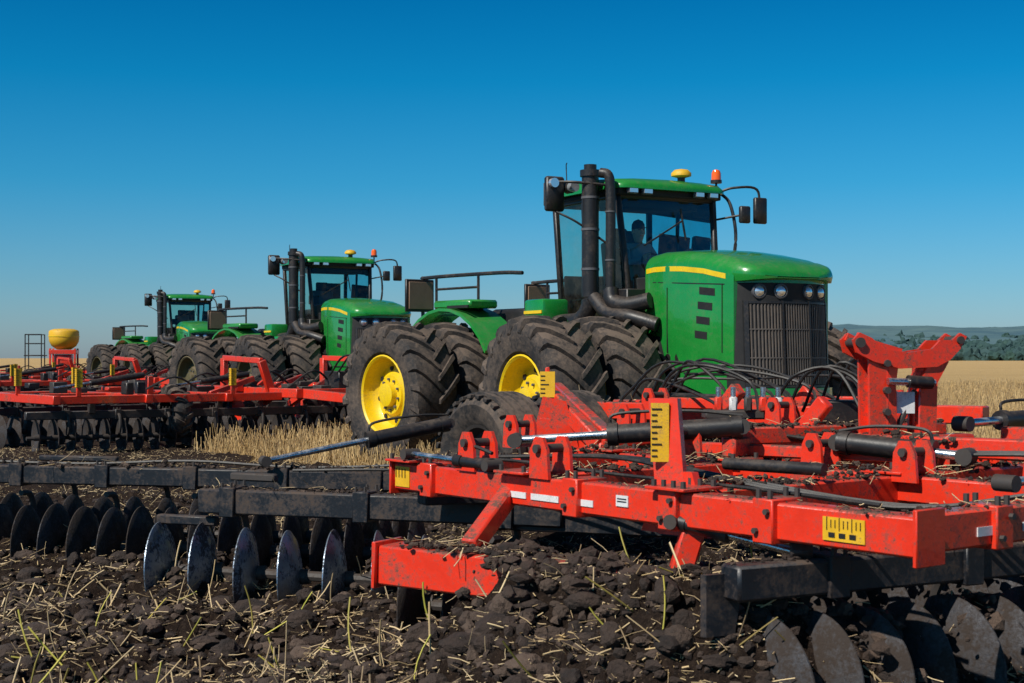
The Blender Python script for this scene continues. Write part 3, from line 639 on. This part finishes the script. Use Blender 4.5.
ys=np.array([-400,-60,-10,0,2,3.5]+axis(4.9,9.6,.019,5000,1.035))
X,Y=np.meshgrid(xs,ys); Z=gheight(X,Y); Z[(Y>140)|(np.abs(X)>140)]=0
ny,nx=X.shape; vs=np.stack([X,Y,Z],-1).reshape(-1,3)
idx=np.arange(ny*nx).reshape(ny,nx); q=np.stack([idx[:-1,:-1],idx[:-1,1:],idx[1:,1:],idx[1:,:-1]],-1).reshape(-1,4)
def np_mesh(name,vs,faces,mat,smooth=False):
    me=bpy.data.meshes.new(name); me.vertices.add(len(vs)); me.vertices.foreach_set('co',np.asarray(vs,dtype=np.float32).ravel())
    k=faces.shape[1]; me.loops.add(faces.size); me.loops.foreach_set('vertex_index',faces.ravel().astype(np.int32))
    me.polygons.add(len(faces)); me.polygons.foreach_set('loop_start',np.arange(len(faces),dtype=np.int32)*k)
    me.update(calc_edges=True); me.validate()
    me.polygons.foreach_set('use_smooth',[smooth]*len(me.polygons)); me.materials.append(mat); return me
m,n,b=nt('field_ground')
at=n.nodes.new('ShaderNodeAttribute'); at.attribute_name='tilled'
p=n.nodes.new('ShaderNodeNewGeometry').outputs['Position']
a=noise(n,1.1,8,.7,vec=p); c2=noise(n,26,7,.8,vec=p); c3=noise(n,110,3,.7,vec=p)
soil=mixc(n,maprange(n,a.outputs[0],.3,.7),(.013,.008,.006),(.042,.026,.019))
soil=mixc(n,maprange(n,c2.outputs[0],.47,.74),soil,(.095,.062,.044))
soil=mixc(n,maprange(n,c3.outputs[0],.62,.72,0,.6),soil,(.36,.25,.14))
mp=n.nodes.new('ShaderNodeMapping'); mp.inputs['Rotation'].default_value=(0,0,.93); mp.inputs['Scale'].default_value=(.25,3.5,1); n.links.new(p,mp.inputs[0])
r1=noise(n,1.5,6,.7,vec=mp.outputs[0]); r2=noise(n,.04,5,.6,vec=p); r3=noise(n,14,6,.8,vec=p); r5=noise(n,.9,6,.7,vec=p)
stb=mixc(n,maprange(n,r1.outputs[0],.3,.7),(.35,.22,.09),(.60,.41,.18)); stb=mixc(n,maprange(n,r2.outputs[0],.35,.65,0,.8),stb,(.55,.38,.17)); stb=mixc(n,maprange(n,r5.outputs[0],.45,.7,0,.55),stb,(.27,.17,.08)); stb=mixc(n,maprange(n,r3.outputs[0],.5,.75,0,.5),stb,(.17,.11,.06))
n.links.new(mixc(n,at.outputs['Fac'],stb,soil),b.inputs['Base Color']); b.inputs['Roughness'].default_value=.95
b.inputs['Specular IOR Level'].default_value=.15
bump(n,b,c2.outputs[0],1.0,.06); M['ground']=m
me=np_mesh('ground',vs,q,m,True)
at_=me.attributes.new('tilled','FLOAT','POINT'); at_.data.foreach_set('value',tilled(X,Y).ravel().astype(np.float32))
obj('ground',me)

# clods ------------------------------------------------------
def ico(sub):
    bm=bmesh.new(); bmesh.ops.create_icosphere(bm,subdivisions=sub,radius=1); bm.verts.index_update()
    v_=np.array([v.co[:] for v in bm.verts]); f_=np.array([[v.index for v in f.verts] for f in bm.faces]); bm.free(); return v_,f_
def clods(name,P,S,sub,mat,squash=.7,seed=0,rough=.35,parent=None,smooth=False):
    v_,f_=ico(sub); r=np.random.default_rng(seed); N=len(P); nv=len(v_)
    out=np.empty((N,nv,3)); 
    for k_ in range(N):
        A=r.normal(size=(3,3)); Q_,_=np.linalg.qr(A); w=v_@Q_
        d=1+rough*(np.sin(w@r.normal(size=3)*3+r.uniform(0,6))*.6+r.uniform(-.7,.7,nv)*.8)
        w=w*d[:,None]*(r.uniform(.6,1.3,3)); w[:,2]*=squash; out[k_]=w*S[k_]+P[k_]
    fs=(f_[None]+(np.arange(N)*nv)[:,None,None]).reshape(-1,3)
    return obj(name,np_mesh(name,out.reshape(-1,3),fs,mat,smooth),parent)
def scatter(N,y0,y1,pw,m_=.40):
    y=y0+(y1-y0)*rng.random(N)**pw; x=(rng.random(N)*2-1)*y*m_; return x,y
x,y=scatter(36000,4.9,15,1.6,.42); k_=tilled(x,y)>.5; x,y=x[k_],y[k_]; S=.004+.034*rng.random(len(x))**3.0
clods('soil_clods',np.stack([x,y,gheight(x,y)+S*.25],-1),S,1,M['clod'],.75,1)
x,y=scatter(900,5.2,11,1.2,.42)
xm=.45+.45*rng.normal(size=110); ym=6.15+.28*rng.normal(size=110); x=np.concatenate([x,xm]); y=np.concatenate([y,ym])
k_=tilled(x,y)>.5; x,y=x[k_],y[k_]; S=.030+.055*rng.random(len(x))**2.2
clods('large_soil_clods',np.stack([x,y,gheight(x,y)+S*.05],-1),S,3,M['clod'],.7,8,.17)
P=[];S=[]
def mud(p,q,N,w,zt,smin,smax,pile=0):
    p=np.array(p);q=np.array(q)
    for _ in range(N):
        t=rng.random(); c=p+(q-p)*t; off=rng.normal(0,w/2); d=(q-p)/np.linalg.norm(q-p); sd=np.array([-d[1],d[0],0])
        s_=smin+(smax-smin)*rng.random()**2.5; hp=pile*math.exp(-(off/w)**2)*abs(math.sin(t*9+1))*rng.random()
        P.append(c+sd*off+np.array([0,0,zt+hp])); S.append(s_)
mud((-.02,6.62,.50),(1.0,6.0,.46),1700,.24,.05,.008,.048,.09)
mud((-.50,6.88,.50),(.1,6.5,.50),320,.09,.10,.004,.024,.03)
mud(A0,A1,320,.05,.075,.002,.012)
for s_ in (1.25,2.35,3.35): mud(A1-u*s_+v*.1,A1-u*s_+v*3,560,.08,.075,.003,.022,.05)
for s_ in (1.45,2.9): mud(A1+v*s_-u*.15,A0+v*s_,480,.08,.075,.003,.020,.04)
mud(C0,C0+v*3,300,.06,.075,.002,.016,.02)
mud((-3.9,10.15,.68),(-.35,9.35,.68),460,.06,.065,.005,.03,.04); mud((-1.9,8.7,.63),(.3,7.95,.63),320,.05,.075,.003,.02,.02)
mud((.84,5.5,.63),(3.0,6.6,.63),320,.05,.07,.002,.016,.01); mud((1.2,8.0,1.06),(2.6,8.6,1.06),260,.06,.05,.004,.022,.03)
mud((1.3,8.6,1.0),(2.4,7.6,1.0),420,.14,.05,.004,.03,.05); mud((.25,11.2,1.1),(2.5,9.0,1.12),260,.06,.065,.004,.02,.02)
mud((.0,8.1,.60),(1.3,7.6,.60),260,.06,.07,.006,.03,.05); mud((1.2,6.3,.62),(2.6,7.4,.62),500,.25,-.1,.01,.05,.2)
mud((1.3,5.75,.45),(2.9,6.6,.45),500,.14,-.1,.01,.05,.16)
clods('packed_mud',np.array(P),np.array(S),1,M['clod'],.75,2,parent=FE)

# straw ------------------------------------------------
def ribbons(name,P,D,L,W,mat,bend=.1,parent=None,seg=2):
    N=len(P); D=D/np.linalg.norm(D,axis=1)[:,None]; r=rng.normal(size=(N,3)); sd=np.cross(D,r); sd/=np.linalg.norm(sd,axis=1)[:,None]; up=np.cross(D,sd)
    bd=rng.normal(0,bend,N); vs=[]
    for i in range(seg+1):
        t=i/seg; c=P+D*(L*t)[:,None]+up*(bd*L*4*t*(1-t))[:,None]*.5
        for (a_,b_) in ((1,0),(-.5,.87),(-.5,-.87)): vs.append(c+sd*(W*a_*.5)[:,None]+up*(W*b_*.5)[:,None])
    vs=np.stack(vs,1); nv=3*(seg+1); f=[]
    for i in range(seg):
        for j in range(3): f.append([i*3+j,i*3+(j+1)%3,(i+1)*3+(j+1)%3,(i+1)*3+j])
    f=np.array(f); fs=(f[None]+(np.arange(N)*nv)[:,None,None]).reshape(-1,4)
    return obj(name,np_mesh(name,vs.reshape(-1,3),fs,mat,True),parent)
x,y=scatter(64000,4.9,24,1.35,.42); k_=(tilled(x,y)>.5)&(vnoise(x*1.7,y*1.7,11)+.35*rng.random(len(x))>.42); x,y=x[k_],y[k_]; N=len(x)
D=np.stack([rng.normal(size=N),rng.normal(size=N),rng.normal(0,.4,N)],-1); L=.012+.11*rng.random(N)**3.0
ribbons('straw_litter',np.stack([x,y,gheight(x,y)+.018],-1),D,L,.0028+.0065*rng.random(N)**2,M['straw'])
x,y=scatter(220,5.2,9,1.2,.40); N=len(x); D=np.stack([rng.normal(0,.7,N),rng.normal(0,.5,N),np.abs(rng.normal(.7,.4,N))],-1)
ribbons('straw_stems',np.stack([x,y,gheight(x,y)-.01],-1),D,.08+.22*rng.random(N)**1.5,.006+.006*rng.random(N),M['straw'],.08,seg=4)
x,y=scatter(60,5.4,8.5,1.0,.38); N=len(x); D=np.stack([rng.normal(0,.8,N),rng.normal(0,.3,N),np.abs(rng.normal(.6,.3,N))],-1)
ribbons('weed_stems',np.stack([x,y,gheight(x,y)-.01],-1),D,.15+.2*rng.random(N),.007+.005*rng.random(N),M['weed'],.12,seg=4)
P2=np.array(P); N=1500; k_=rng.integers(0,len(P2),N)
ribbons('straw_on_frame',P2[k_]+np.array([0,0,.012]),np.stack([rng.normal(size=N),rng.normal(size=N),rng.normal(0,.35,N)],-1),.02+.13*rng.random(N)**2.8,.0028+.003*rng.random(N),M['straw'],parent=FE)
def stub(N,x0,x1,y0,y1,thr):
    y=y0+(y1-y0)*rng.random(N)**1.2
    x=y*(x0+(x1-x0)*rng.random(N))
    qq=.8*x+.6*y; dq=np.round(qq/.18)*.18-qq+rng.normal(0,.02,N); x=x+.8*dq; y=y+.6*dq
    k=(tilled(x,y)<.5)&(vnoise(x*2.5,y*2.5,17)+.25*rng.random(N)>thr); return x[k],y[k]
xa,ya=stub(56000,-.36,.2,11,32,.40); xb_,yb_=stub(46000,.20,.48,12,75,.30)
x=np.concatenate([xa,xb_]);y=np.concatenate([ya,yb_]); N=len(x)
D=np.stack([rng.normal(0,.22,N),rng.normal(0,.22,N),np.ones(N)],-1)
ribbons('stubble',np.stack([x,y,gheight(x,y)-.02],-1),D,(.16+.28*rng.random(N)**1.5)*(.6+.8*vnoise(x*.8,y*.8,13)),.006+.006*rng.random(N)+y*.00012,M['stub'],.05,seg=1)

# ------------------------------------------------------------------ hills and trees
m,n,b=nt('hazy_hill_vegetation'); p=n.nodes.new('ShaderNodeNewGeometry').outputs['Position']
a=noise(n,.006,6,.6,vec=p); c2=noise(n,.05,5,.7,vec=p)
c=mixc(n,maprange(n,a.outputs[0],.42,.55),(.075,.14,.17),(.11,.18,.19)); c=mixc(n,maprange(n,c2.outputs[0],.4,.7,0,.6),c,(.055,.105,.14)); n.links.new(c,b.inputs['Base Color']); b.inputs['Roughness'].default_value=1; b.inputs['Specular IOR Level'].default_value=0; M['hill']=m  # bluish tone is aerial haze painted into the vegetation colour
hx=np.linspace(60,3200,190); hy=np.linspace(900,2600,90); HX,HY=np.meshgrid(hx,hy)
e=np.clip((HX/HY-.10)/.14,0,1); e=e*e*(3-2*e); g_=np.clip((HY-900)/900,0,1); g_=g_*g_*(3-2*g_)
HZ=e*g_*(36+16*(vnoise(HX/300,HY/300,21)-.5)+7*vnoise(HX/60,HY/60,22)+4*vnoise(HX/18,HY/40,23))-1.
idx=np.arange(HX.size).reshape(HX.shape); q=np.stack([idx[:-1,:-1],idx[:-1,1:],idx[1:,1:],idx[1:,:-1]],-1).reshape(-1,4)
obj('hills',np_mesh('hills',np.stack([HX,HY,HZ],-1).reshape(-1,3),q,m,True))
m,n,b=nt('hazy_tree_foliage'); p=n.nodes.new('ShaderNodeNewGeometry'); a=noise(n,.12,5,.7,vec=p.outputs['Position'])
c=mixc(n,maprange(n,a.outputs[0],.35,.65),(.022,.050,.050),(.050,.092,.075)); n.links.new(mixc(n,mth(n,'MULTIPLY',p.outputs['Random Per Island'],.5),c,(.06,.10,.11)),b.inputs['Base Color']); b.inputs['Roughness'].default_value=1; b.inputs['Specular IOR Level'].default_value=0  # foliage greens shifted towards blue, distance haze mixed into the base colour
N=5200; y=720+650*rng.random(N)**1.5; x=y*(.17+.35*rng.random(N)); k_=vnoise(x/45,y/25,31)>.42; x,y=x[k_],y[k_]; S=1.4+3.2*rng.random(len(x))**1.8
gz=np.clip((y-900)/900,0,1); gz=gz*gz*(3-2*gz)*34
clods('distant_trees',np.stack([x,y,gz+S*.7],-1),S,2,m,1.0,5,.45)

# ------------------------------------------------------------------ light, sky, camera
to_sun=V((-.50,-.48,.72)).normalized()
L=bpy.data.lights.new('sun','SUN'); L.energy=5.0; L.angle=math.radians(.5); L.color=(1,.95,.86)
lo=bpy.data.objects.new('sun',L); sc.collection.objects.link(lo); lo.rotation_euler=to_sun.to_track_quat('Z','Y').to_euler(); lo.location=(-10,-10,20)
w=bpy.data.worlds.new('World'); sc.world=w; w.use_nodes=True; n=w.node_tree; bg=n.nodes['Background']
sky=n.nodes.new('ShaderNodeTexSky'); sky.sky_type='NISHITA'; sky.sun_disc=False
sky.sun_elevation=math.asin(to_sun.z); sky.sun_rotation=math.atan2(to_sun.x,to_sun.y)%(2*math.pi); sky.air_density=1.0; sky.dust_density=.6; sky.ozone_density=2.5; sky.altitude=100
tc=n.nodes.new('ShaderNodeTexCoord'); sp=n.nodes.new('ShaderNodeSeparateXYZ'); n.links.new(tc.outputs['Generated'],sp.inputs[0])
cr=n.nodes.new('ShaderNodeValToRGB'); n.links.new(sp.outputs[2],cr.inputs[0]); el=cr.color_ramp.elements
el[0].position=0; el[0].color=(.38,.50,.70,1); el[1].position=.6; el[1].color=(.09,.21,.29,1)
for pos,c in ((.05,(.24,.47,.66,1)),(.12,(.08,.45,.65,1)),(.19,(.012,.41,.62,1)),(.25,(.002,.34,.56,1))):
    q_=el.new(pos); q_.color=c
mm=n.nodes.new('ShaderNodeMix'); mm.data_type='RGBA'; mm.blend_type='MULTIPLY'; mm.inputs[0].default_value=1
n.links.new(cr.outputs[0],mm.inputs[7])
n.links.new(sky.outputs[0],mm.inputs[6]); n.links.new(mm.outputs[2],bg.inputs[0]); bg.inputs[1].default_value=.15
cam=bpy.data.cameras.new('camera'); co=bpy.data.objects.new('camera',cam); sc.collection.objects.link(co); sc.camera=co
co.location=(0,0,1.5); co.rotation_euler=(math.radians(90),0,0); cam.lens=50; cam.sensor_width=36; cam.shift_y=.016; cam.clip_end=8000; cam.clip_start=.1
cam.dof.use_dof=True; cam.dof.focus_distance=13; cam.dof.aperture_fstop=8
sc.view_settings.view_transform='Standard'; sc.view_settings.look='None'; sc.view_settings.exposure=0
